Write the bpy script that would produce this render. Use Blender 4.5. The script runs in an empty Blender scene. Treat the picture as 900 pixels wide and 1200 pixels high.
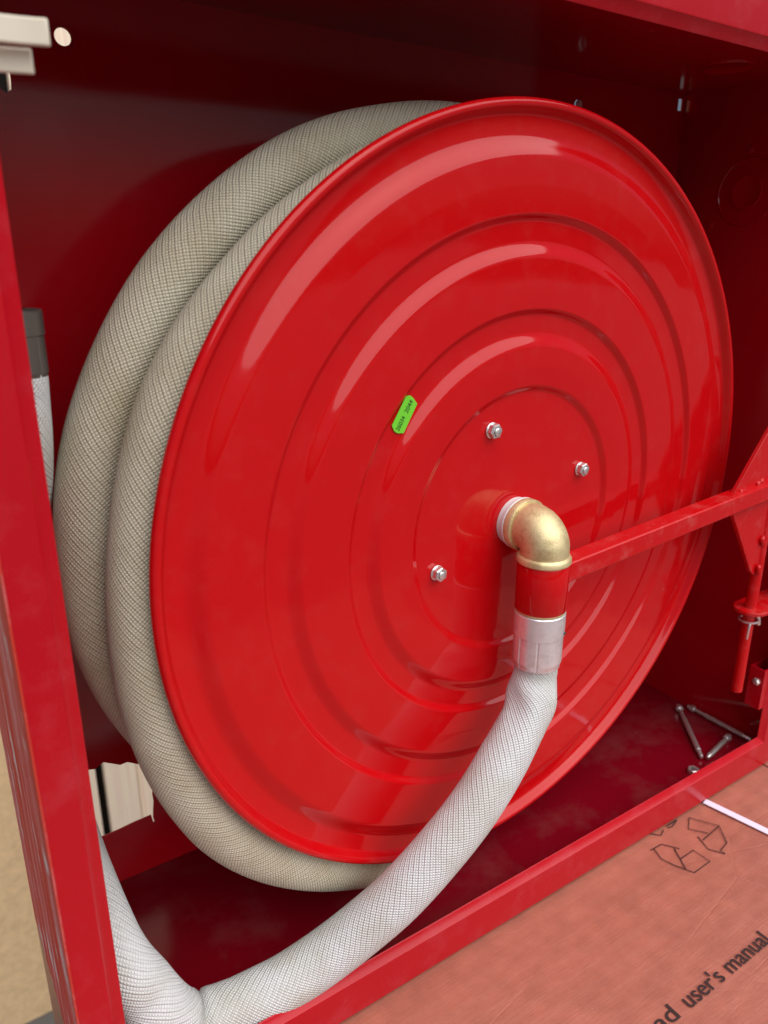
import bpy, bmesh, math, random
from mathutils import Vector, Matrix
random.seed(4)
sc = bpy.context.scene
col = sc.collection
R = math.radians
PI = math.pi

# ------------------------------------------------------------------ camera
cam_d = bpy.data.cameras.new('camera'); cam = bpy.data.objects.new('camera', cam_d); col.objects.link(cam)
right = Vector((0.833, -0.1738, 0.5253)); down = Vector((-0.5533, -0.2639, 0.7901)); fwd = Vector((0.0013, -0.9488, -0.316))
# rows above are world axes seen from the camera; columns give the camera axes
X = Vector((0.8330, -0.5533, 0.0013)); Y = Vector((-0.1738, -0.2639, -0.9488)); Z = Vector((0.5253, 0.7901, -0.3160))
X.normalize(); Z = (Z - X * Z.dot(X)).normalized(); Yd = Z.cross(X)
cam.matrix_world = Matrix(((X.x, -Yd.x, -Z.x, -0.0314), (X.y, -Yd.y, -Z.y, -0.3383), (X.z, -Yd.z, -Z.z, 0.4872), (0, 0, 0, 1)))
cam_d.sensor_fit = 'VERTICAL'; cam_d.sensor_height = 36; cam_d.lens = 888.1 / 1200 * 36
cam_d.clip_start = 0.01; cam_d.clip_end = 200
cam_d.dof.use_dof = True; cam_d.dof.focus_distance = 0.52; cam_d.dof.aperture_fstop = 8
sc.camera = cam
sc.render.resolution_x = 768; sc.render.resolution_y = 1024
sc.view_settings.view_transform = 'Standard'; sc.view_settings.look = 'None'; sc.view_settings.exposure = 0.22; sc.view_settings.gamma = 1

# ------------------------------------------------------------------ world and lamps
w = bpy.data.worlds.new('World'); sc.world = w; w.use_nodes = True
nt = w.node_tree; nt.nodes.clear()
bg = nt.nodes.new('ShaderNodeBackground'); wo = nt.nodes.new('ShaderNodeOutputWorld')
sky = nt.nodes.new('ShaderNodeTexSky'); sky.sky_type = 'NISHITA'; sky.sun_disc = False
SUN_EL, SUN_AZ = 55.0, 13.0          # azimuth: degrees to the right of straight out of the cabinet
sd = Vector((math.sin(R(SUN_AZ)) * math.cos(R(SUN_EL)), -math.cos(R(SUN_AZ)) * math.cos(R(SUN_EL)), math.sin(R(SUN_EL))))   # towards the sun
sky.sun_elevation = R(SUN_EL); sky.sun_rotation = math.atan2(sd.x, sd.y); sky.air_density = 1.0; sky.dust_density = 4.0; sky.ozone_density = 1.0
nt.links.new(sky.outputs[0], bg.inputs[0]); bg.inputs[1].default_value = 0.05; nt.links.new(bg.outputs[0], wo.inputs[0])
sl = bpy.data.lights.new('sun', 'SUN'); so = bpy.data.objects.new('sun', sl); col.objects.link(so)
sl.energy = 3.2; sl.angle = R(88); sl.color = (1.0, 0.985, 0.96); so.rotation_euler = sd.to_track_quat('Z', 'Y').to_euler()

# ------------------------------------------------------------------ helpers
def tag(o, label=None, cat=None, group=None, kind=None):
    if label: o['label'] = label
    if cat: o['category'] = cat
    if group: o['group'] = group
    if kind: o['kind'] = kind
    return o
def thing(name, label, cat, loc=(0, 0, 0), group=None):
    o = bpy.data.objects.new(name, None); col.objects.link(o); o.location = loc; o.empty_display_size = 0.02
    return tag(o, label, cat, group)
def obj(name, bm, mat, parent=None, smooth=False, angle=35):
    me = bpy.data.meshes.new(name)
    bmesh.ops.recalc_face_normals(bm, faces=bm.faces)
    bm.to_mesh(me); bm.free()
    if mat: me.materials.append(mat)
    o = bpy.data.objects.new(name, me); col.objects.link(o)
    if smooth:
        for p in me.polygons: p.use_smooth = True
        me.set_sharp_from_angle(angle=R(angle))
    if parent:
        o.parent = parent
        if parent.type == 'EMPTY' and parent.parent is None:
            o.location = -Vector(parent.location)
    return o
def bevel(o, wd, seg=2, ang=30):
    m = o.modifiers.new('bevel', 'BEVEL'); m.width = wd; m.segments = seg; m.limit_method = 'ANGLE'; m.angle_limit = R(ang)
    for p in o.data.polygons: p.use_smooth = True
    o.data.set_sharp_from_angle(angle=R(50)); return o
def box(bm, x0, x1, y0, y1, z0, z1, mtx=None):
    v = [bm.verts.new(Vector((x, y, z)) if mtx is None else mtx @ Vector((x, y, z))) for x in (x0, x1) for y in (y0, y1) for z in (z0, z1)]
    for f in ((0, 1, 3, 2), (4, 6, 7, 5), (0, 4, 5, 1), (2, 3, 7, 6), (0, 2, 6, 4), (1, 5, 7, 3)): bm.faces.new([v[i] for i in f])
def prism(bm, poly, axis, a, b):
    def P(u, v, t): return {'x': (t, u, v), 'y': (u, t, v), 'z': (u, v, t)}[axis]
    A = [bm.verts.new(P(u, v, a)) for u, v in poly]; B = [bm.verts.new(P(u, v, b)) for u, v in poly]
    bm.faces.new(A); bm.faces.new(B[::-1])
    for i in range(len(A)): bm.faces.new((A[i], B[i], B[(i + 1) % len(A)], A[(i + 1) % len(A)]))
def frame_for(d):
    d = Vector(d).normalized(); a = Vector((0, 0, 1)) if abs(d.z) < 0.9 else Vector((1, 0, 0))
    u = a.cross(d).normalized(); v = d.cross(u); return u, v, d
def lathe(bm, origin, axis, prof, n=48, ph=0.0, close=False):
    """prof: (radius, distance along axis)"""
    u, v, d = frame_for(axis); o = Vector(origin); rings = []
    for r, t in prof:
        if r < 1e-6: rings.append([bm.verts.new(o + d * t)])
        else: rings.append([bm.verts.new(o + d * t + (u * math.cos(ph + 2 * PI * k / n) + v * math.sin(ph + 2 * PI * k / n)) * r) for k in range(n)])
    for a, b in zip(rings, rings[1:]):
        for k in range(n):
            k2 = (k + 1) % n
            if len(a) == 1 and len(b) == 1: continue
            if len(a) == 1: bm.faces.new((a[0], b[k], b[k2]))
            elif len(b) == 1: bm.faces.new((a[k], b[0], a[k2]))
            else: bm.faces.new((a[k], b[k], b[k2], a[k2]))
def catmull(P, step):
    P = [Vector(p) for p in P]; out = []; params = []
    Q = [P[0] * 2 - P[1]] + P + [P[-1] * 2 - P[-2]]
    for i in range(1, len(Q) - 2):
        a, b, c, d = Q[i - 1:i + 3]; n = max(2, int((c - b).length / step))
        for k in range(n):
            t = k / n
            out.append(0.5 * ((2 * b) + (c - a) * t + (2 * a - 5 * b + 4 * c - d) * t * t + (3 * b - a - 3 * c + d) * t ** 3)); params.append(i - 1 + t)
    out.append(P[-1]); params.append(len(P) - 1.0); return out, params
def tube(bm, pts, rad, n=16, caps=True, uv=False, squash=None, twist=0.0):
    """sweep along pts with parallel transport; rad(i) gives the radius"""
    rings = []; T0 = (pts[1] - pts[0]).normalized(); u, v, _ = frame_for(T0); L = 0; Ls = []
    for i, p in enumerate(pts):
        if i > 0: L += (p - pts[i - 1]).length
        Ls.append(L)
        T = (pts[min(i + 1, len(pts) - 1)] - pts[max(i - 1, 0)]).normalized()
        q = T0.rotation_difference(T); u = q @ u; u = (u - T * u.dot(T)).normalized(); v = T.cross(u); T0 = T
        r = rad(i) if callable(rad) else rad
        ring = []
        for k in range(n):
            a = 2 * PI * k / n + twist * L
            rr = r * (squash(i, a) if squash else 1.0)
            ring.append(bm.verts.new(p + (u * math.cos(a) + v * math.sin(a)) * rr))
        rings.append(ring)
    lay = bm.loops.layers.uv.new('UVMap') if uv else None
    for i in range(len(rings) - 1):
        a, b = rings[i], rings[i + 1]
        for k in range(n):
            k2 = (k + 1) % n; f = bm.faces.new((a[k], a[k2], b[k2], b[k])); f.smooth = True
            if uv:
                for lp, (uu, vv) in zip(f.loops, ((k, i), (k + 1, i), (k + 1, i + 1), (k, i + 1))): lp[lay].uv = (uu / n, Ls[vv])
    if caps: bm.faces.new(rings[0][::-1]); bm.faces.new(rings[-1])
def rod(name, a, b, r, mat, parent=None, n=16):
    bm = bmesh.new(); a, b = Vector(a), Vector(b); L = (b - a).length
    lathe(bm, a, b - a, [(0, 0), (r * 0.85, 0), (r, r * 0.2), (r, L - r * 0.2), (r * 0.85, L), (0, L)], n)
    return obj(name, bm, mat, parent, True)

# ------------------------------------------------------------------ materials
def mat(name, base, rough=0.5, metal=0.0, spec=0.5, coat=0.0):
    m = bpy.data.materials.new(name); m.use_nodes = True; n = m.node_tree; b = n.nodes['Principled BSDF']
    b.inputs['Base Color'].default_value = (*base, 1); b.inputs['Roughness'].default_value = rough; b.inputs['Metallic'].default_value = metal
    b.inputs['Specular IOR Level'].default_value = spec
    if coat: b.inputs['Coat Weight'].default_value = coat; b.inputs['Coat Roughness'].default_value = 0.05
    return m, n, b
def N(n, t, **k):
    x = n.nodes.new(t)
    for a, v in k.items(): setattr(x, a, v)
    return x
def noise(n, scale, detail=4, rough=0.5, vec=None):
    t = N(n, 'ShaderNodeTexNoise'); t.inputs['Scale'].default_value = scale; t.inputs['Detail'].default_value = detail; t.inputs['Roughness'].default_value = rough
    if vec is None:
        c = N(n, 'ShaderNodeTexCoord'); vec = c.outputs['Object']
    n.links.new(vec, t.inputs['Vector']); return t.outputs['Fac']
def ramp(n, src, stops):
    r = N(n, 'ShaderNodeValToRGB'); e = r.color_ramp.elements
    while len(e) < len(stops): e.new(0.5)
    for el, (p, c) in zip(e, stops): el.position = p; el.color = (*c, 1) if len(c) == 3 else c
    n.links.new(src, r.inputs[0]); return r.outputs[0]
def bumpit(n, b, h, strength, dist):
    bp = N(n, 'ShaderNodeBump'); bp.inputs['Strength'].default_value = strength; bp.inputs['Distance'].default_value = dist
    n.links.new(h, bp.inputs['Height']); n.links.new(bp.outputs[0], b.inputs['Normal'])
def mix(n, f, a, b_):
    m = N(n, 'ShaderNodeMix', data_type='RGBA')
    if isinstance(f, (int, float)): m.inputs[0].default_value = f
    else: n.links.new(f, m.inputs[0])
    for s, i in ((a, 6), (b_, 7)):
        if isinstance(s, tuple): m.inputs[i].default_value = (*s, 1)
        else: n.links.new(s, m.inputs[i])
    return m.outputs[2]
def math_(n, op, a, b_=None, c=None):
    m = N(n, 'ShaderNodeMath', operation=op)
    for i, s in enumerate((a, b_, c)):
        if s is None: continue
        if isinstance(s, (int, float)): m.inputs[i].default_value = s
        else: n.links.new(s, m.inputs[i])
    return m.outputs[0]

RED = (0.52, 0.0030, 0.0055)
CRIMSON = (0.44, 0.0024, 0.0100)
def red_paint(name, dust=0.0, rough=0.07, wave=0.02, base=RED, dustcol=(0.45, 0.30, 0.26), dscale=22.0, speck=0.3):
    m, n, b = mat(name, base, rough, spec=0.33)
    pe = noise(n, 420, 2); wv = noise(n, 14, 2)
    h = math_(n, 'ADD', math_(n, 'MULTIPLY', pe, 0.012), math_(n, 'MULTIPLY', wv, 1.0))
    bumpit(n, b, h, wave * 10, 0.0012)
    if dust > 0:
        big = noise(n, dscale, 8, 0.62); fine = noise(n, 900, 2)
        mask = ramp(n, big, [(0.50, (0, 0, 0)), (0.74, (1, 1, 1))])
        spk = ramp(n, fine, [(0.66, (0, 0, 0)), (0.74, (1, 1, 1))])
        f = math_(n, 'MULTIPLY', math_(n, 'ADD', mask, math_(n, 'MULTIPLY', spk, speck)), dust)
        n.links.new(mix(n, f, base, dustcol), b.inputs['Base Color'])
        sm_ = ramp(n, noise(n, 9, 5, 0.65), [(0.42, (0, 0, 0)), (0.68, (1, 1, 1))])
        n.links.new(math_(n, 'ADD', math_(n, 'ADD', math_(n, 'MULTIPLY', f, 0.6), math_(n, 'MULTIPLY', sm_, 0.07)), rough), b.inputs['Roughness'])
    return m
M_red = red_paint('red_enamel', 0.022, 0.05, 0.020, dscale=60, speck=1.2)
M_box = red_paint('red_enamel_cabinet', 0.02, 0.09, 0.012, base=CRIMSON)
M_lip = red_paint('red_enamel_scuffed', 0.07, 0.20, 0.02, base=CRIMSON, dustcol=(0.62, 0.25, 0.30), dscale=35, speck=1.0)
M_floor = red_paint('shade_darkened_red_enamel', 0.16, 0.16, 0.012, base=(0.19, 0.002, 0.009), dustcol=(0.26, 0.15, 0.14), dscale=16)  # base darkened to paint in the shade inside the cabinet; dust on top
M_arm = red_paint('red_enamel_arm', 0.12, 0.20, 0.02, dustcol=(0.6, 0.35, 0.33), dscale=60)

# scuffed outer side with white scratches running up the wall; pink-orange glare painted into the base
m, n, b = mat('glare_tinted_scratched_enamel', RED, 0.7, spec=0.15)
c = N(n, 'ShaderNodeTexCoord'); mpn = N(n, 'ShaderNodeMapping'); mpn.inputs['Scale'].default_value = (1, 60, 5); n.links.new(c.outputs['Object'], mpn.inputs[0])
s1 = noise(n, 1.0, 9, 0.75, mpn.outputs[0]); s2 = noise(n, 30, 6, 0.6)
sm = ramp(n, s1, [(0.46, (0, 0, 0)), (0.60, (1, 1, 1))]); sm2 = ramp(n, math_(n, 'MULTIPLY', s1, s2), [(0.30, (0, 0, 0)), (0.36, (1, 1, 1))])
cc = mix(n, math_(n, 'MULTIPLY', sm, 0.7), (0.70, 0.06, 0.04), (0.80, 0.32, 0.34)); cc = mix(n, sm2, cc, (0.8, 0.7, 0.7)); n.links.new(cc, b.inputs['Base Color'])
M_side = m

# woven hose jacket
def hose_mat(name, yarn, gap):
    m, n, b = mat(name, yarn, 0.62, spec=0.35)
    uv = N(n, 'ShaderNodeUVMap'); s = N(n, 'ShaderNodeSeparateXYZ'); n.links.new(uv.outputs[0], s.inputs[0])
    wob = noise(n, 60, 2)
    cu = math_(n, 'MULTIPLY', s.outputs[0], 46.0)                # cells round the hose
    cv = math_(n, 'MULTIPLY', s.outputs[1], 1 / 0.0025)          # cells along it
    cv = math_(n, 'ADD', cv, math_(n, 'MULTIPLY', wob, 0.9))
    a = math_(n, 'SINE', math_(n, 'MULTIPLY', math_(n, 'ADD', cu, cv), PI))
    d = math_(n, 'SINE', math_(n, 'MULTIPLY', math_(n, 'SUBTRACT', cu, math_(n, 'MULTIPLY', cv, 1.0)), PI))
    h = math_(n, 'MULTIPLY', math_(n, 'POWER', math_(n, 'ABSOLUTE', a), 0.7), math_(n, 'POWER', math_(n, 'ABSOLUTE', d), 0.7))
    tw = math_(n, 'MULTIPLY_ADD', a, 0.30, 0.0)
    hh = math_(n, 'ADD', h, tw)
    fib = noise(n, 1500, 2)
    bumpit(n, b, math_(n, 'ADD', hh, math_(n, 'MULTIPLY', fib, 0.15)), 1.0, 0.0007)
    dirt = ramp(n, noise(n, 25, 6, 0.6), [(0.42, (1, 1, 1)), (0.72, (0.80, 0.76, 0.68))])
    cl = mix(n, ramp(n, h, [(0.0, (0, 0, 0)), (0.42, (1, 1, 1))]), gap, yarn)
    mm = N(n, 'ShaderNodeMix', data_type='RGBA', blend_type='MULTIPLY'); mm.inputs[0].default_value = 1
    n.links.new(cl, mm.inputs[6]); n.links.new(dirt, mm.inputs[7]); n.links.new(mm.outputs[2], b.inputs['Base Color'])
    b.inputs['Sheen Weight'].default_value = 0.15
    return m
M_hose = hose_mat('woven_hose_jacket', (0.64, 0.595, 0.46), (0.30, 0.27, 0.20))
M_feed = hose_mat('woven_skylit_hose_jacket', (0.74, 0.765, 0.78), (0.56, 0.57, 0.57))  # yarn whitened and cooled to carry the sky light on this hose

# brass casting
m, n, b = mat('cast_brass', (0.70, 0.52, 0.22), 0.46, 0.6)
g = noise(n, 900, 4, 0.6); st = noise(n, 90, 6, 0.65)
cc = mix(n, ramp(n, st, [(0.48, (0, 0, 0)), (0.70, (1, 1, 1))]), (0.76, 0.64, 0.36), (0.50, 0.39, 0.19))
cc = mix(n, ramp(n, g, [(0.60, (0, 0, 0)), (0.70, (0.7, 0.7, 0.7))]), cc, (0.28, 0.20, 0.09)); n.links.new(cc, b.inputs['Base Color'])
bumpit(n, b, g, 0.5, 0.0006); M_brass = m
m, n, b = mat('aluminium', (0.85, 0.87, 0.90), 0.38, 0.7); bumpit(n, b, noise(n, 300, 3), 0.15, 0.0004)
c = N(n, 'ShaderNodeTexCoord'); st = noise(n, 160, 5, 0.7); n.links.new(ramp(n, st, [(0.45, (0.86, 0.88, 0.92)), (0.75, (0.68, 0.68, 0.70))]), b.inputs['Base Color']); M_alu = m
m, n, b = mat('zinc_plated_steel', (0.78, 0.76, 0.76), 0.34, 0.85); bumpit(n, b, noise(n, 500, 3), 0.2, 0.0003); M_zinc = m
M_dull, _, _ = mat('shadow_darkened_metal', (0.22, 0.20, 0.19), 0.38, 0.8)  # left coupling, base darkened for the shadow it stands in
M_dark, _, _ = mat('dark_thread', (0.05, 0.045, 0.04), 0.6)
M_ptfe, _, _ = mat('white_sealing_ring', (0.78, 0.80, 0.82), 0.35)
M_cream, _, _ = mat('cream_plastic', (0.72, 0.64, 0.52), 0.4)
M_ink, _, _ = mat('black_ink', (0.03, 0.012, 0.012), 0.6)
M_green, _, _ = mat('green_label_paper', (0.16, 0.62, 0.03), 0.45)
M_gink, _, _ = mat('label_ink', (0.03, 0.14, 0.01), 0.6)
M_film, _, fb = mat('clear_film', (0.8, 0.76, 0.9), 0.12); fb.inputs['Alpha'].default_value = 0.55
M_tape, _, _ = mat('white_strap', (0.85, 0.76, 0.92), 0.35)
def card(name, base, rough=0.55):
    m, n, b = mat(name, base, rough)
    mo = noise(n, 45, 6, 0.65); fi = noise(n, 700, 3); c = N(n, 'ShaderNodeTexCoord'); mpn = N(n, 'ShaderNodeMapping'); mpn.inputs['Scale'].default_value = (12, 160, 1); n.links.new(c.outputs['Object'], mpn.inputs[0])
    fl = noise(n, 4, 4, 0.6, mpn.outputs[0])
    dk = tuple(x * 0.80 for x in base)
    cc = mix(n, ramp(n, mo, [(0.35, (0, 0, 0)), (0.68, (1, 1, 1))]), base, dk); cc = mix(n, ramp(n, fi, [(0.70, (0, 0, 0)), (0.78, (0.6, 0.6, 0.6))]), cc, tuple(min(1, x * 1.5) for x in base))
    n.links.new(cc, b.inputs['Base Color'])
    wv = N(n, 'ShaderNodeTexWave', wave_type='BANDS', bands_direction='Y'); wv.inputs['Scale'].default_value = 24; wv.inputs['Distortion'].default_value = 1.5; wv.inputs['Detail'].default_value = 2
    n.links.new(c.outputs['Object'], wv.inputs['Vector'])
    vo = N(n, 'ShaderNodeTexVoronoi', feature='DISTANCE_TO_EDGE'); vo.inputs['Scale'].default_value = 9; mp2 = N(n, 'ShaderNodeMapping'); mp2.inputs['Scale'].default_value = (1, 2.2, 1); n.links.new(c.outputs['Object'], mp2.inputs[0]); n.links.new(mp2.outputs[0], vo.inputs['Vector'])
    cr = ramp(n, vo.outputs['Distance'], [(0.0, (0, 0, 0)), (0.02, (1, 1, 1))])
    hh = math_(n, 'ADD', math_(n, 'ADD', mo, math_(n, 'MULTIPLY', fl, 0.5)), math_(n, 'ADD', math_(n, 'MULTIPLY', wv.outputs['Fac'], 0.22), math_(n, 'MULTIPLY', math_(n, 'MULTIPLY', cr, ramp(n, noise(n, 6, 2), [(0.5, (0, 0, 0)), (0.62, (1, 1, 1))])), 0.25)))
    bumpit(n, b, hh, 0.4, 0.0015)
    return m
M_card = card('red_bounce_cardboard', (0.44, 0.145, 0.10), 0.38)  # base reddened to carry light bounced off the red cabinet
M_table = card('pale_board', (0.85, 0.60, 0.34))
M_black, _, _ = mat('gap_shade_black', (0.02, 0.015, 0.012), 0.7)  # near black, stands in for shade between the boards
M_ground, _, _ = mat('grey_paving', (0.10, 0.095, 0.09), 0.7)
m, n, b = mat('pale_wood', (0.80, 0.62, 0.45), 0.6)
c = N(n, 'ShaderNodeTexCoord'); mpn = N(n, 'ShaderNodeMapping'); mpn.inputs['Scale'].default_value = (260, 260, 3); n.links.new(c.outputs['Object'], mpn.inputs[0])
n.links.new(ramp(n, noise(n, 1, 5, 0.6, mpn.outputs[0]), [(0.35, (0.90, 0.80, 0.60)), (0.65, (0.80, 0.60, 0.50))]), b.inputs['Base Color']); M_wood = m

# ------------------------------------------------------------------ setting
bm = bmesh.new(); box(bm, -40, 40, -40, 40, -1.14, -1.10); tag(obj('ground', bm, M_ground), kind='structure')

# ------------------------------------------------------------------ cabinet
W, H, D = 0.680, 0.642, 0.196
cab = thing('fire_hose_cabinet', 'open red enamelled steel hose cabinet standing on brown cardboard', 'cabinet')
def sheet(name, outer, holes, place, mtl, thick):
    bm = bmesh.new(); ed = []
    for loop in [outer] + holes:
        vs = [bm.verts.new(place(*p)) for p in loop]
        ed += [bm.edges.new((vs[i], vs[(i + 1) % len(vs)])) for i in range(len(vs))]
    bmesh.ops.triangle_fill(bm, use_beauty=True, use_dissolve=False, edges=ed)
    r = bmesh.ops.extrude_face_region(bm, geom=list(bm.faces))
    for v in [g_ for g_ in r['geom'] if isinstance(g_, bmesh.types.BMVert)]: v.co += Vector(thick)
    return obj(name, bm, mtl, cab)
def circ(cx, cz, r, n=20, sx_=1, sz_=1): return [(cx + r * sx_ * math.cos(2 * PI * k / n), cz + r * sz_ * math.sin(2 * PI * k / n)) for k in range(n)]
torn = [(0.018, 0.118), (0.030, 0.113), (0.040, 0.116), (0.0505, 0.1145), (0.0560, 0.1130), (0.0625, 0.1165), (0.0690, 0.1125), (0.0745, 0.1090), (0.0800, 0.1095), (0.0875, 0.1045), (0.0935, 0.1035), (0.0955, 0.098),
        (0.0962, 0.082), (0.0985, 0.078), (0.0965, 0.072), (0.0968, 0.064), (0.0958, 0.0560), (0.0950, 0.0490), (0.0958, 0.0440), (0.0948, 0.0440), (0.0935, 0.0520), (0.078, 0.0512), (0.068, 0.0500), (0.058, 0.0495), (0.04, 0.049), (0.02, 0.049)]
slot = [(0.0560, 0.5815), (0.0595, 0.5790), (0.0625, 0.5810), (0.0630, 0.5860), (0.0630, 0.5965), (0.0600, 0.5985), (0.0565, 0.597)]
sheet('back_panel', [(-0.0012, -0.0014), (W + 0.0012, -0.0014), (W + 0.0012, H + 0.0012), (-0.0012, H + 0.0012)],
      [torn, circ(0.0948, 0.6122, 0.0048), slot, circ(0.5305, 0.6185, 0.004), [(0.6705, 0.627), (0.6765, 0.627), (0.6765, 0.6375), (0.6705, 0.6375)]],
      lambda a, z: (a, D, z), M_box, (0, 0.0012, 0))
for (a0, a1, b0, b1, nm, mt) in ((-0.0012, 0, 0, H, 'side_panel', M_box), (W, W + 0.0012, 0, H, 'side_panel', M_box)):
    bm = bmesh.new(); box(bm, a0, a1, 0.0012, D, b0 - 0.0014, b1 + 0.0012); obj(nm, bm, mt, cab)
bm = bmesh.new(); box(bm, -0.0026, -0.0013, 0.0012, D + 0.001, -0.002, H); tag(obj('outer_side_skin', bm, M_side, cab), 'scuffed outer face of the left side with white scratches')
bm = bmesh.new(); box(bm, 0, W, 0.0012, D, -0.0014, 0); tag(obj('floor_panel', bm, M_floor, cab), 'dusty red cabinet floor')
bm = bmesh.new(); box(bm, 0, W, 0.0012, D, H, H + 0.0012); obj('ceiling_panel', bm, M_box, cab)
# front flanges: flat face, small step, recessed inner strip with a hem
W1, W2, DY = 0.0144, 0.0215, 0.0036
prof = [(-0.0016, 0.0), (W1 - 0.0012, 0.0), (W1, 0.0002), (W1 + 0.0010, 0.0012), (W2 - 0.001, DY), (W2, DY + 0.0008), (W2 - 0.001, DY + 0.0018), (W1, 0.0030), (-0.0016, 0.0014)]
def flange(side, prof):
    bm = bmesh.new(); A = []; B = []
    for (t, y) in prof:
        a = {'l': (t, y, t), 'r': (W - t, y, t), 'b': (t, y, t), 't': (t, y, H - t)}[side]
        c_ = {'l': (t, y, H - t), 'r': (W - t, y, H - t), 'b': (W - t, y, t), 't': (W - t, y, H - t)}[side]
        A.append(bm.verts.new(a)); B.append(bm.verts.new(c_))
    for i in range(len(A)): j = (i + 1) % len(A); bm.faces.new((A[i], A[j], B[j], B[i]))
    bm.faces.new(A); bm.faces.new(B[::-1])
    return obj('front_flange', bm, M_lip, cab, True, 25)
pb = [(-0.0150, 0.0002)] + prof[1:-1] + [(-0.0150, 0.0016)]
flange('l', prof); flange('r', prof); flange('b', pb); flange('t', prof)
# small raised knock-outs
def ringdisc(name, c_, ax, r, mtl=M_box):
    bm = bmesh.new(); lathe(bm, c_, ax, [(0, 0.0004), (r - 0.0022, 0.0004), (r - 0.0012, 0.0011), (r, 0.0011), (r + 0.0008, -0.0005)], 40); return obj(name, bm, mtl, cab, True, 40)
ringdisc('knockout', (0.6120, 0.1060, H), (0, 0, -1), 0.0210)
ringdisc('knockout', (W, 0.1157, 0.548), (-1, 0, 0), 0.0150)
bm = bmesh.new(); lathe(bm, (W, 0.1157, 0.548), (-1, 0, 0), [(0.0285, -0.0003), (0.0292, 0.0007), (0.0300, 0.0007), (0.0307, -0.0003)], 48); obj('knockout_rim', bm, M_box, cab, True)
for p_, ax in (((0.4798, 0.1486, H), (0, 0, -1)), ((0.4711, 0.074, H), (0, 0, -1)), ((W, 0.150, 0.520), (-1, 0, 0)), ((W, 0.118, 0.585), (-1, 0, 0))):
    bm = bmesh.new(); lathe(bm, p_, ax, [(0.0042, -0.0002), (0.0030, 0.0007), (0, 0.0010)], 16); obj('spot_weld', bm, M_lip, cab, True)
for p_ in ((0.5305, D - 0.001, 0.6185),):
    bm = bmesh.new(); lathe(bm, p_, (0, -1, 0), [(0, 0.002), (0.003, 0.002), (0.0035, 0)], 12); obj('rivet', bm, M_zinc, cab, True)
# washer seen under the round hole
bm = bmesh.new(); lathe(bm, (0.0942, D - 0.0002, 0.6110), (0, -1, 0), [(0.0060, 0), (0.0062, 0.0006), (0.0070, 0.0006), (0.0072, 0)], 32); obj('hole_rim', bm, M_lip, cab, True)
# bracket sleeve on the right flange
br = None
bm = bmesh.new(); t_ = 0.0015
for a in ((0.6510, 0.677, 0.0045, 0.0045 + t_), (0.6510, 0.677, 0.0185, 0.020), (0.6510, 0.6525, 0.0045 + t_, 0.0185), (0.6755, 0.677, 0.0045 + t_, 0.0185)): box(bm, a[0], a[1], a[2], a[3], 0.056, 0.1000)
br = obj('bracket_sleeve', bm, M_lip, cab)
bm = bmesh.new(); lathe(bm, (0.6510, 0.011, 0.086), (-1, 0, 0), [(0.004, 0), (0.004, 0.002), (0.0028, 0.0035), (0, 0.004)], 6); obj('screw', bm, M_zinc, br, False)
# lug carrying the hinge rod
bm = bmesh.new()
lug = [(W - 0.0005, -0.0035), (W - 0.0005, 0.0275)] + [(0.618 + 0.0155 * math.cos(a), 0.012 + 0.0155 * math.sin(a)) for a in [PI / 2 + PI * k / 12 for k in range(13)]]
prism(bm, lug, 'z', 0.1730, 0.1765); bevel(obj('hinge_lug', bm, M_arm, cab), 0.0005)
# door folded up above the opening
bm = bmesh.new(); box(bm, 0.0, W, 0.0022, 0.0036, H + 0.0016, H + 0.06)
tag(obj('door_panel', bm, M_lip, cab), 'bright red raised door seen above the top flange')
# cream plastic clip at the left flange
clip = None
def bentstrip(name, pts, z0, z1, th, par):
    bm = bmesh.new(); p, _ = catmull([(x, y, 0) for x, y in pts], 0.0015); A = []
    for i, q in enumerate(p):
        T = (p[min(i + 1, len(p) - 1)] - p[max(i - 1, 0)]).normalized(); nn = Vector((-T.y, T.x, 0)) * th / 2
        A.append([bm.verts.new((q + nn * s_) + Vector((0, 0, z))) for s_, z in ((-1, z0), (1, z0), (1, z1), (-1, z1))])
    for a, b2 in zip(A, A[1:]):
        for k in range(4): bm.faces.new((a[k], a[(k + 1) % 4], b2[(k + 1) % 4], b2[k]))
    bm.faces.new(A[0]); bm.faces.new(A[-1][::-1])
    return bevel(obj(name, bm, M_cream, par), 0.0007)
clip = bentstrip('plastic_clip', [(0.012, -0.0035), (0.022, -0.006), (0.033, -0.008), (0.0415, -0.0105)], 0.5600, 0.5690, 0.0022, cab)
bentstrip('clip_tab', [(0.012, 0.004), (0.022, 0.002), (0.030, 0.000), (0.0365, -0.002)], 0.5520, 0.5605, 0.0022, clip)

# ------------------------------------------------------------------ boards behind the torn opening
xb = [(-0.60, 0.0700, 1.110, M_table, 'broad pale tan board seen past the left side of the cabinet'), (0.0760, 0.2030, 1.100, M_wood, 'narrow cream wooden board left of the dark gap seen through the torn opening'),
      (0.2200, 0.2850, 1.100, M_wood, 'cream wooden board right of the dark gap seen through the torn opening'), (0.2890, 0.4200, 1.115, M_wood, 'wooden board set back at the right edge of the torn opening')]
xb.append((0.05, 0.45, 1.150, M_black, 'dark panel added for the shade in the gap between the cream boards behind the cabinet'))  # backing added to paint the shade seen in the gap
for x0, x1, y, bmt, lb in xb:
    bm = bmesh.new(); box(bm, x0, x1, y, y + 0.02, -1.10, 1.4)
    tag(bevel(obj('wooden_board', bm, bmt), 0.0012), lb, 'board', 'boards standing behind the cabinet')

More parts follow.
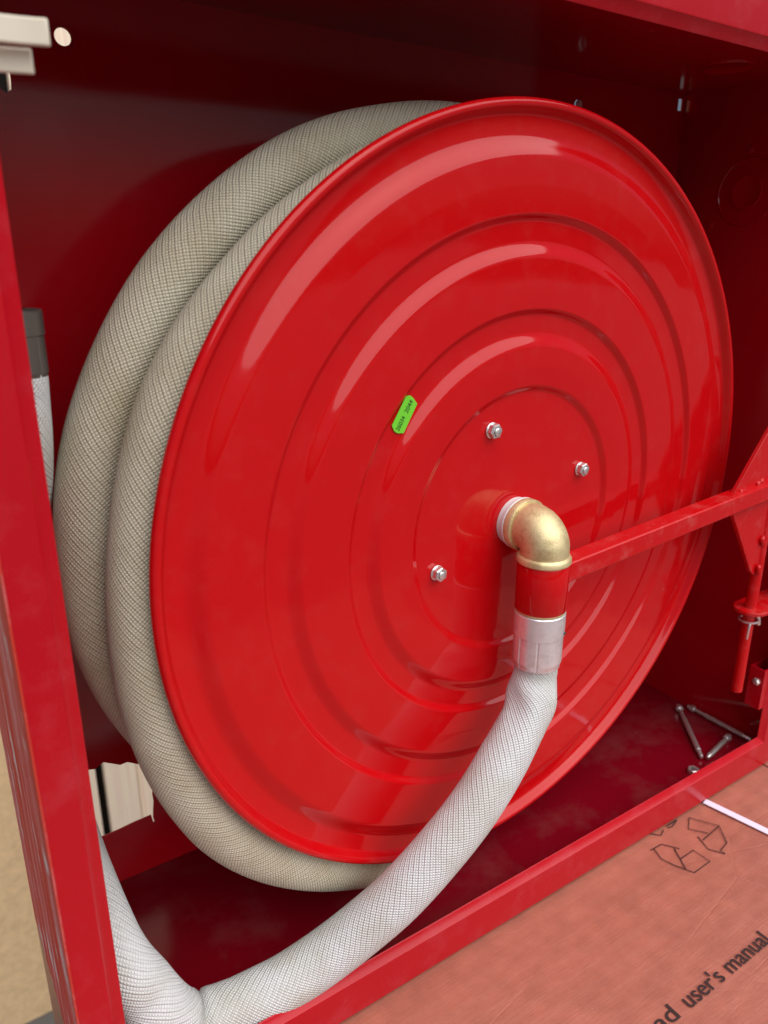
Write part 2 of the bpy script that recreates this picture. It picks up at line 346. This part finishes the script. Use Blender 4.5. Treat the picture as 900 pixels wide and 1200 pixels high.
# ------------------------------------------------------------------ reel
reel = thing('hose_reel', 'round red pressed steel hose reel with ribbed face, brass elbow and swing arm', 'hose reel', (0.3347, 0.0346, 0.30895))
nrm = Vector((-0.0526, 1, 0.0165)).normalized()      # axis into the cabinet
C = Vector((0.3340, 0.0346, 0.3089))
def smoothprof(P, k=3):
    out = []
    for i, (r, t) in enumerate(P):
        if i == 0 or i == len(P) - 1: out.append((r, t)); continue
        a, c_ = Vector(P[i - 1]), Vector(P[i + 1]); p = Vector((r, t)); d0 = min(0.0011, (a - p).length * 0.4); d1 = min(0.0011, (c_ - p).length * 0.4)
        p0 = p + (a - p).normalized() * d0; p1 = p + (c_ - p).normalized() * d1
        for j in range(k + 1):
            s_ = j / k; out.append(tuple(p0 * (1 - s_) ** 2 + p * 2 * s_ * (1 - s_) + p1 * s_ ** 2))
    return out
L0, L1 = 0.0044, 0.0008
def scurve(r0, t0, r1, t1, n=14, k=0.75):
    out = []
    for q in range(n + 1):
        u = q / n; sm = u * u * (3 - 2 * u); out.append((r0 + (r1 - r0) * u, t0 + (t1 - t0) * (u * (1 - k) + sm * k)))
    return out
P = ([(0.0, L0), (0.04, L0), (0.0900, L0)] + scurve(0.0925, L0, 0.0980, L1 + 0.0006) + [(0.110, L1 - 0.0001)] + scurve(0.1230, L1, 0.1330, L0) + scurve(0.1435, L0 - 0.0002, 0.1485, L1) + [(0.165, L1 - 0.0002)]
     + scurve(0.1795, L1, 0.1895, L0) + scurve(0.2015, L0 - 0.0002, 0.2065, L1) + [(0.2225, L1 - 0.0002)] + scurve(0.2380, L1 + 0.0001, 0.2505, L0 + 0.0010)
     + [(0.2615, L0 + 0.0008), (0.2640, 0.0004), (0.2655, -0.0012), (0.2680, -0.0012), (0.2698, 0.0006), (0.2700, 0.0034), (0.2684, 0.0055)])
bm = bmesh.new(); lathe(bm, C, nrm, smoothprof(P), 256); obj('front_disc', bm, M_red, reel, True, 60)
bm = bmesh.new(); lathe(bm, C + nrm * 0.112, nrm, [(0.0, 0), (0.10, 0), (0.104, 0.003), (0.2540, 0.003), (0.2570, -0.001), (0.2590, 0.002), (0.256, 0.005)], 128); obj('rear_disc', bm, M_red, reel, True)
bm = bmesh.new(); lathe(bm, C, nrm, [(0.130, 0.0062), (0.130, 0.114)], 96); obj('drum', bm, M_red, reel, True)
u_, v_, _ = frame_for(nrm)
B0 = C + Vector((-0.0038, 0, 0.0010))
for ang in (21.5, 111, 198, 290):
    d = Vector((math.cos(R(ang)), 0, math.sin(R(ang)))); d = (d - nrm * d.dot(nrm)).normalized(); o = B0 + d * 0.0742; o = o + nrm * (L0 - (o - C).dot(nrm))
    bm = bmesh.new(); lathe(bm, o, -nrm, [(0, 0.0002), (0.0052, 0.0002), (0.0054, 0.0005), (0.0054, 0.0009), (0.0044, 0.0014)], 24)
    bo = obj('bolt', bm, M_zinc, reel, True)
    bm = bmesh.new(); lathe(bm, o, -nrm, [(0.0036, 0.0010), (0.0050, 0.0012), (0.0052, 0.0018), (0.0052, 0.0050), (0.0046, 0.0058), (0.0034, 0.0059)], 6, ph=random.random()); obj('nut', bm, M_zinc, bo)
    bm = bmesh.new(); lathe(bm, o, -nrm, [(0.0028, 0.005), (0.0028, 0.0068), (0.0022, 0.0072), (0, 0.0072)], 16); obj('shank', bm, M_zinc, bo, True)
# elbow, sleeve, arm
AX, AZ, PY = 0.3318, 0.3095, 0.0075
bm = bmesh.new(); lathe(bm, (AX, 0.0365, AZ), (0, -1, 0), [(0, -0.002), (0.0175, -0.002), (0.0175, 0.0035), (0.0186, 0.0035), (0.0189, 0.0040), (0.0189, 0.0056), (0.0185, 0.0060), (0.0160, 0.0060)], 48); obj('sealing_ring', bm, M_ptfe, reel, True)
bm = bmesh.new()
path = [Vector((AX, 0.0288, AZ)), Vector((AX, 0.0275, AZ)), Vector((AX, 0.0262, AZ))]
rb = 0.0125; yb = PY + rb
for k in range(0, 19):
    a = PI / 2 * k / 18; path.append(Vector((AX, yb - rb * math.sin(a), AZ - rb * (1 - math.cos(a)))))
path += [Vector((AX, PY, AZ - rb - 0.003)), Vector((AX, PY, AZ - rb - 0.006))]
tube(bm, path, lambda i: 0.0172 if 2 < i < 20 else 0.0170, 40)
elb = obj('brass_elbow', bm, M_brass, reel, True, 50)
bm = bmesh.new(); lathe(bm, (AX, 0.0303, AZ), (0, -1, 0), [(0.0150, 0), (0.0184, 0), (0.0190, 0.0006), (0.0190, 0.0050), (0.0183, 0.0060), (0.0160, 0.0062)], 48); obj('collar', bm, M_brass, elb, True)
zt = AZ - rb - 0.0035
bm = bmesh.new(); lathe(bm, (AX, PY, zt), (0, 0, -1), [(0.0160, -0.0012), (0.0182, 0), (0.0190, 0.0012), (0.0190, 0.0040), (0.0184, 0.0048), (0.0160, 0.0050)], 48); obj('collar', bm, M_brass, elb, True)
# casting seam
bm = bmesh.new(); seam = [Vector((AX + 0.0166 * math.sin(R(20)) * 1.0, p_.y - 0.0166 * math.cos(R(20)) * math.sin(PI / 2 * i / 18), p_.z + 0.0166 * math.cos(R(20)) * math.cos(PI / 2 * i / 18))) for i, p_ in enumerate(path[3:22])]
tube(bm, seam, 0.0006, 6); obj('casting_seam', bm, M_brass, elb, True)
zs = zt - 0.0050; ze = 0.2535
bm = bmesh.new(); lathe(bm, (AX, PY, zs), (0, 0, -1), [(0.0150, 0), (0.0178, 0), (0.0182, 0.0006), (0.0182, zs - ze - 0.0006), (0.0178, zs - ze), (0.0150, zs - ze)], 64); slv = obj('pipe_sleeve', bm, M_red, reel, True)
bm = bmesh.new(); lathe(bm, (AX, PY, ze), (0, 0, -1), [(0.0165, -0.001), (0.0176, 0.0002), (0.0176, 0.0016), (0.0165, 0.0018)], 48); obj('brass_ring', bm, M_brass, slv, True)
# square arm
A0 = Vector((AX + 0.0150, 0.0095, 0.2760)); A1 = Vector((0.640, 0.0095, 0.2985)); dA = (A1 - A0).normalized(); up = Vector((0, 0, 1)); up = (up - dA * up.dot(dA)).normalized(); fw = Vector((0, 1, 0))
mt = Matrix((dA, fw, up)).transposed().to_4x4(); mt.translation = A0
bm = bmesh.new(); box(bm, 0, (A1 - A0).length, -0.0075, 0.0085, -0.0080, 0.0075, mt); arm = bevel(obj('swing_arm', bm, M_arm, reel), 0.0016, 3)
def plate(name, poly, y0, y1, par, mtl=M_arm):
    bm = bmesh.new(); prism(bm, poly, 'y', y0, y1); return bevel(obj(name, bm, mtl, par), 0.0006)
plate('gusset_plate', [(0.5530, 0.2960), (0.5660, 0.2980), (0.6350, 0.3010), (0.6350, 0.4000)], 0.0090, 0.0130, arm)
plate('gusset_plate', [(0.5580, 0.2820), (0.6350, 0.2880), (0.6160, 0.2280), (0.6080, 0.2120), (0.6010, 0.2180)], 0.0090, 0.0130, arm)
for p_ in ((0.5650, 0.0088, 0.2985), (0.5900, 0.0090, 0.3020), (0.5945, 0.0088, 0.3035), (0.6100, 0.0075, 0.2470), (0.6115, 0.0075, 0.2440), (0.6115, 0.0070, 0.2160), (0.6105, 0.0070, 0.2195)):
    bm = bmesh.new(); bmesh.ops.create_icosphere(bm, subdivisions=2, radius=0.0034)
    for v in bm.verts: v.co = Vector((v.co.x * 0.9 * random.uniform(.8, 1.15), v.co.y * 0.7, v.co.z * random.uniform(.8, 1.3))) + Vector(p_)
    obj('weld_bead', bm, M_arm, arm, True, 80)
rod('hinge_rod', (0.6172, 0.012, 0.330), (0.6172, 0.012, 0.0860), 0.0053, M_arm, arm, 24)
# cotter pin round the rod
bm = bmesh.new()
cp = [Vector((0.6172 + 0.0085 * math.cos(a), 0.012 + 0.0085 * math.sin(a), 0.1635)) for a in [R(-10) - R(290) * k / 30 for k in range(31)]]
cp = [cp[0] + Vector((0.004, -0.002, -0.001))] + cp; tube(bm, cp, 0.0010, 8)
cpp = obj('cotter_ring', bm, M_zinc, arm, True)
rod('cotter_leg', (0.6082, 0.0050, 0.1642), (0.6072, 0.0050, 0.1485), 0.0011, M_zinc, cpp, 8)
rod('cotter_tip', (0.6270, 0.0085, 0.1660), (0.6300, 0.0085, 0.1560), 0.0020, M_zinc, cpp, 10)

# ------------------------------------------------------------------ hoses
def lerp_tab(tab, a):
    for (a0, r0), (a1, r1) in zip(tab, tab[1:]):
        if a0 <= a <= a1: return r0 + (r1 - r0) * (a - a0) / (a1 - a0)
    return tab[-1][1]
c1 = [(90, .2430), (110.5, .2460), (126.6, .2480), (138.5, .2515), (146.2, .2554), (153.1, .2590), (161.2, .2606), (169.3, .2614), (175.9, .2632), (184.4, .2667), (193.4, .2714), (201.5, .2762), (209, .2801), (216.5, .2841), (224.2, .2858), (233, .2856), (243.1, .2843), (248.6, .2826), (262, .2740), (280, .2560), (310, .2380), (360, .2350), (450, .2430)]
c2 = [(90, .2570), (105.9, .2612), (111.2, .264), (118.5, .2679), (127.3, .2709), (134.6, .2732), (142.2, .2762), (148.5, .2776), (155.9, .2796), (163.3, .2815), (169.5, .2818), (177.3, .2810), (185.2, .2807), (190.5, .2796), (195.2, .2776), (201.1, .2750), (225, .2640), (260, .2500), (300, .2380), (360, .2400), (450, .2570)]
HR = 0.018
def coilpt(a, r, off):
    x = 0.331 + r * math.cos(R(a)); z = 0.3095 + r * math.sin(R(a)); return Vector((x, 0.0346 + off + 0.0526 * (x - 0.3347), z))
pts = []
def add_turn(tab, off0, off1, a0=90, a1=450):
    for k in range(0, int((a1 - a0) / 3)):
        a = a0 + 3 * k; f = max(0, (a - 270) / 180); f = f * f * (3 - 2 * f)
        pts.append(coilpt(a, lerp_tab(tab, a), off0 + (off1 - off0) * f))
inner = [(90, .195), (450, .205)]
add_turn([(90, .16), (450, .195)], .095, .095); add_turn([(90, .195), (450, .257)], .095, .064)
add_turn(c2, .064, .028); add_turn(c1, .028, .034, 90, 400)
P_, _ = catmull(pts[::2], 0.006)
coil = thing('coiled_fire_hose', 'thick beige woven hose wound in loops on the red reel', 'hose', tuple(P_[0]))
bm = bmesh.new(); tube(bm, P_, lambda i: HR * (1 + 0.012 * math.sin(i * 0.11)), 40, uv=True, squash=lambda i, a: 1 + 0.022 * math.sin(2 * a + i * 0.021) + 0.008 * math.sin(3 * a + i * 0.05)); obj('hose_jacket', bm, M_hose, coil, True, 80)

FY = PY
hp = [(0.3318, PY, 0.2115), (0.3318, PY, 0.2040), (0.3302, 0.0068, 0.1965), (0.3262, 0.0045, 0.1855), (0.3165, 0.001, 0.1720), (0.2945, -0.004, 0.1500), (0.2680, -0.007, 0.1250), (0.2400, -0.006, 0.1005), (0.2068, 0.000, 0.0705), (0.1773, 0.010, 0.0455), (0.1520, 0.0165, 0.0305), (0.1263, 0.020, 0.0225), (0.1080, 0.0230, 0.0195),
      (0.0940, 0.0250, 0.0180), (0.0800, 0.0270, 0.0170), (0.0670, 0.0290, 0.0185), (0.0570, 0.0300, 0.0250), (0.0480, 0.0300, 0.0400), (0.0390, 0.0330, 0.0620), (0.0260, 0.0460, 0.0950), (0.0188, 0.1050, 0.1400), (0.0188, 0.1400, 0.1900), (0.0188, 0.1450, 0.2600), (0.0188, 0.1200, 0.3300), (0.0205, 0.0830, 0.3900), (0.0225, 0.0800, 0.4250), (0.0228, 0.0800, 0.4330)]
FP, pr = catmull(hp, 0.003)
def frad(i):
    t = pr[i]; r = 0.0180
    if t < 1.6: r = 0.0156
    elif t < 4: r = 0.0150 + 0.0044 * min(1, (t - 1.6) / 1.3) - 0.0014 * max(0, (t - 2.9) / 1.1)
    if 3 <= t < 4: r += 0.0006 * math.sin((t - 3) * PI)
    if 13 < t < 19: r = 0.0180 + 0.0022 * math.sin((t - 13) / 6 * PI)
    # crease where the hose folds
    r -= 0.0045 * math.exp(-((t - 14.9) / 0.28) ** 2)
    return r
def fsq(i, a):
    t = pr[i]; s = 1.0
    if 2 < t < 5: s += (0.09 * math.sin(2 * a + 0.6) + 0.045 * math.sin(5 * a + t * 2)) * math.sin((t - 2) / 3 * PI)
    return s
feed = thing('inlet_hose', 'pale beige woven hose from the brass elbow across the cabinet floor to the left wall', 'hose', (0.12, 0.02, 0.0))
bm = bmesh.new(); tube(bm, FP, frad, 40, uv=True, squash=fsq, twist=6.0); obj('hose_jacket', bm, M_feed, feed, True, 80)
def coupling(top, axis, parent, mtl, l1, l2, r1, r2, fl=True):
    bm = bmesh.new(); lathe(bm, top, axis, [(r1 * 0.9, 0.0002), (r1 - 0.0005, 0.0002), (r1, 0.0008), (r1, l1 - 0.0006), (r1 - 0.0006, l1), (r1 * 0.9, l1)], 64)
    cpl = obj('coupling', bm, mtl, parent, True)
    n_ = 96; bm = bmesh.new(); u, v, d = frame_for(axis); rows = []
    for t in (l1 - 0.0004, l1 + 0.0006, l1 + l2 * 0.5, l1 + l2 - 0.0045, l1 + l2 - 0.0012, l1 + l2):
        row = []
        for k in range(n_):
            a = 2 * PI * k / n_; groove = 0.0005 if k % 12 == 0 else 0.0
            r = r2 - groove
            if t > l1 + l2 - 0.002: r -= 0.0010
            row.append(bm.verts.new(Vector(top) + d * t + (u * math.cos(a) + v * math.sin(a)) * r))
        rows.append(row)
    for a, b2 in zip(rows, rows[1:]):
        for k in range(n_): bm.faces.new((a[k], b2[k], b2[(k + 1) % n_], a[(k + 1) % n_]))
    bm.faces.new(rows[0]); 
    bm.faces.new(rows[-1][::-1])
    obj('crimped_ferrule', bm, mtl, cpl, True, 15)
    return cpl
cq = coupling((AX, PY, ze - 0.0018), (0, 0, -1), feed, M_alu, 0.0180, 0.0245, 0.0182, 0.0176)
bm = bmesh.new(); box(bm, AX + 0.0080, AX + 0.0105, PY - 0.0166, PY - 0.0148, 0.2360, 0.2372); obj('stamped_notch', bm, M_dark, cq)
cp2 = coupling((0.0229, 0.080, 0.4640), (0, 0, -1), feed, M_dull, 0.0125, 0.0220, 0.0192, 0.0186)
tag(cp2, 'metal coupling with shadow painted into its colour, standing up by the left wall')
bm = bmesh.new(); lathe(bm, (0.0229, 0.080, 0.4640), (0, 0, -1), [(0.0178, 0.0000), (0.0120, -0.0004), (0.0115, 0.006), (0, 0.006)], 48); obj('coupling_mouth', bm, M_dark, cp2, True)

# ------------------------------------------------------------------ price sticker on the reel face
def on_disc(x, z, lift):
    p = Vector((x, 0, z)); p.y = C.y - ((x - C.x) * nrm.x + (z - C.z) * nrm.z) / nrm.y; return p + nrm * (L0 - 0.0003 - lift)
def text_mesh(s, size, place, mtl, parent, name='printed_lettering', width=None, bold=0.0, lift=None):
    cu = bpy.data.curves.new('txt', 'FONT'); cu.body = s; cu.size = size; cu.offset = bold
    to = bpy.data.objects.new('txt', cu); col.objects.link(to); bpy.context.view_layer.update()
    me = bpy.data.meshes.new_from_object(to.evaluated_get(bpy.context.evaluated_depsgraph_get())); bpy.data.objects.remove(to)
    xs = [v.co.x for v in me.vertices]; x0, x1 = min(xs), max(xs); k = (width / (x1 - x0)) if width else 1
    for v in me.vertices: v.co = place((v.co.x - x0) * k, v.co.y)
    me.materials.append(mtl); me.name = name
    o = bpy.data.objects.new(name, me); col.objects.link(o); o.parent = parent
    if parent.parent is None: o.location = -Vector(parent.location)
    return o
# sticker frame from the four sides of the paper
stk = thing('price_sticker', 'small bright green price sticker with printed numbers on the red reel face', 'sticker', tuple(on_disc(0.229, 0.398, 0)))
lo = [(0.2297, 0.4094), (0.2316, 0.4099), (0.2334, 0.4096), (0.2346, 0.4086), (0.2356, 0.4078), (0.2368, 0.4062), (0.2386, 0.4042), (0.2336, 0.3958), (0.2286, 0.3873), (0.2258, 0.3875), (0.2236, 0.3879), (0.2219, 0.3890), (0.2210, 0.3900), (0.2195, 0.3931), (0.2246, 0.4012)]
bm = bmesh.new(); A = [bm.verts.new(on_disc(x, z, 0.0006)) for x, z in lo]; B = [bm.verts.new(on_disc(x, z, 0.0009)) for x, z in lo]
bm.faces.new(A); bm.faces.new(B[::-1])
for i in range(len(A)): j = (i + 1) % len(A); bm.faces.new((A[i], A[j], B[j], B[i]))
obj('label_paper', bm, M_green, stk)
e1 = Vector((0.526, 0.850)).normalized(); e2 = Vector((-e1.y, e1.x))
def stp(o):
    def f(a, b_): q = Vector(o) + e1 * a + e2 * b_; return on_disc(q.x, q.y, 0.0011)
    return f
text_mesh('26034', 0.0046, stp((0.2248, 0.3888)), M_gink, stk, width=0.0094, bold=0.00004)
text_mesh('2044', 0.0046, stp((0.2311, 0.3990)), M_gink, stk, width=0.0082, bold=0.00004)

# ------------------------------------------------------------------ carton
car = thing('cardboard_carton', 'brown cardboard carton flap with red bounce light painted in and printed text under the cabinet front', 'carton', (0.35, -0.15, -0.03))
bm = bmesh.new(); nx, ny = 60, 30; g = []
for i in range(nx + 1):
    row = []
    for j in range(ny + 1):
        x = -0.10 + 0.775 * i / nx; y = 0.0 - 0.50 * j / ny
        row.append(bm.verts.new((x, y + 0.012, -0.0182 + 0.0004 * math.sin(x * 31 + y * 17) + 0.0003 * math.sin(x * 70) * math.sin(y * 55) - 0.0004)))
    g.append(row)
for i in range(nx):
    for j in range(ny): bm.faces.new((g[i][j], g[i + 1][j], g[i + 1][j + 1], g[i][j + 1]))
r = bmesh.ops.extrude_face_region(bm, geom=list(bm.faces))
for v in [q for q in r['geom'] if isinstance(q, bmesh.types.BMVert)]: v.co.z -= 0.004
flap = obj('bottom_flap', bm, M_card, car, True, 40)
bm = bmesh.new(); box(bm, 0.679, 0.85, -0.35, 0.06, -0.0300, -0.0262); tag(obj('side_flap', bm, M_card, car), 'lower cardboard flap at the right')
bm = bmesh.new(); box(bm, 0.0, 0.68, 0.013, 0.24, -1.10, -0.0175); obj('carton_base', bm, M_card, car)
bm = bmesh.new(); box(bm, 0.676, 0.679, -0.30, 0.05, -0.0262, -0.0168); obj('flap_edge', bm, M_card, car)
zt_ = -0.0175
for word, x0_, wd_ in (("Read", 0.3150, 0.0460), ("user's", 0.3722, 0.0424), ("manual", 0.4222, 0.0516)):
    text_mesh(word, 0.0172, lambda a, b_: Vector((x0_ + a, -0.1265 + b_, zt_)), M_ink, car, width=wd_, bold=0.00012)
# second line below, out of the picture to the left
def ribbon(name, strokes, wd, mtl, par, z):
    bm = bmesh.new()
    for s_ in strokes:
        s_ = [Vector((x, y, z)) for x, y in s_]
        L = []; Rr = []
        for i, p in enumerate(s_):
            T = (s_[min(i + 1, len(s_) - 1)] - s_[max(i - 1, 0)]).normalized(); nn = Vector((-T.y, T.x, 0)) * wd / 2
            L.append(bm.verts.new(p + nn)); Rr.append(bm.verts.new(p - nn))
        for i in range(len(L) - 1): bm.faces.new((L[i], L[i + 1], Rr[i + 1], Rr[i]))
    return obj(name, bm, mtl, par)
RECYCLE =  [[(0.4746, -0.0122), (0.4888, -0.0128), (0.4932, -0.0186), (0.4978, -0.0254)], [(0.4938, -0.0227), (0.4879, -0.0333), (0.4813, -0.0438)], [(0.4785, -0.0126), (0.4739, -0.024), (0.477, -0.0351), (0.4844, -0.0502), (0.5073, -0.0498), (0.5067, -0.0334), (0.4882, -0.0335)], [(0.4938, -0.0227), (0.4916, -0.0265)], [(0.5402, -0.0051), (0.5541, -0.0274), (0.5402, -0.0446), (0.5272, -0.047), (0.5267, -0.052)], [(0.5402, -0.0051), (0.5265, -0.0142), (0.537, -0.0278)], [(0.5251, -0.0304), (0.5536, -0.0277)], [(0.5251, -0.0249), (0.522, -0.0325), (0.519, -0.04), (0.5267, -0.052)], [(0.4917, 0.0012), (0.498, -0.0053), (0.5058, -0.0022)], [(0.5126, -0.0006), (0.5278, -0.0004)], [(0.5115, -0.0026), (0.5171, -0.0036), (0.5271, -0.0009)]]
ribbon('recycling_symbol', RECYCLE, 0.0010, M_ink, car, zt_ + 0.0002)
# white strap
bm = bmesh.new(); box(bm, 0, 0.0075, -0.30, 0.0, 0, 0.0006, Matrix.Translation((0.5690, 0.0, -0.0174)) @ Matrix.Rotation(R(11.5), 4, 'Z'))
obj('packing_strap', bm, M_tape, car)

# ------------------------------------------------------------------ loose fixings on the cabinet floor
def anchor(a, b_, r, lb):
    a, b_ = Vector(a), Vector(b_); t = thing('anchor_bolt', lb, 'bolt', tuple(a), 'loose anchor bolts on the cabinet floor')
    d = (b_ - a).normalized(); L = (b_ - a).length
    bm = bmesh.new(); pr_ = [(0, 0), (r * 0.8, 0), (r * 0.8, L * 0.28)]
    k = 0; s0 = L * 0.28
    lathe(bm, a, d, [(0, 0), (r * 0.75, 0.0004), (r * 0.80, L * 0.3), (r * 0.80, L - 0.001), (r * 0.6, L), (0, L)], 16); obj('shaft', bm, M_zinc, t, True)
    bm = bmesh.new(); lathe(bm, a + d * L * 0.28, d, [(r * 0.7, 0), (r, 0.0005), (r, L * 0.60), (r * 0.7, L * 0.6 + 0.0005)], 20); obj('expansion_sleeve', bm, M_zinc, t, True)
    bm = bmesh.new(); lathe(bm, a + d * 0.004, d, [(r * 0.7, 0), (r * 1.5, 0.0003), (r * 1.5, 0.0045), (r * 0.7, 0.0048)], 6); obj('nut', bm, M_zinc, t)
    return t
anchor((0.6650, 0.1020, 0.0045), (0.6040, 0.0290, 0.0038), 0.0027, 'loose steel anchor bolt lying diagonally, the left one in the right floor corner')
anchor((0.6735, 0.0950, 0.0040), (0.6735, 0.0180, 0.0040), 0.0026, 'loose steel anchor bolt lying along the foot of the right wall')
anchor((0.6620, 0.0350, 0.0040), (0.6080, 0.0250, 0.0040), 0.0026, 'short loose steel anchor bolt lying nearest the bottom front flange')
bm = bmesh.new(); lathe(bm, (0.5800, 0.0215, 0.0002), (0, 0, 1), [(0.0028, 0), (0.0055, 0), (0.0058, 0.0005), (0.0058, 0.0040), (0.0050, 0.0046), (0.0028, 0.0044), (0.0028, 0)], 6)
tag(obj('hex_nut', bm, M_zinc), 'small loose steel nut on the floor beside the bottom flange', 'nut')
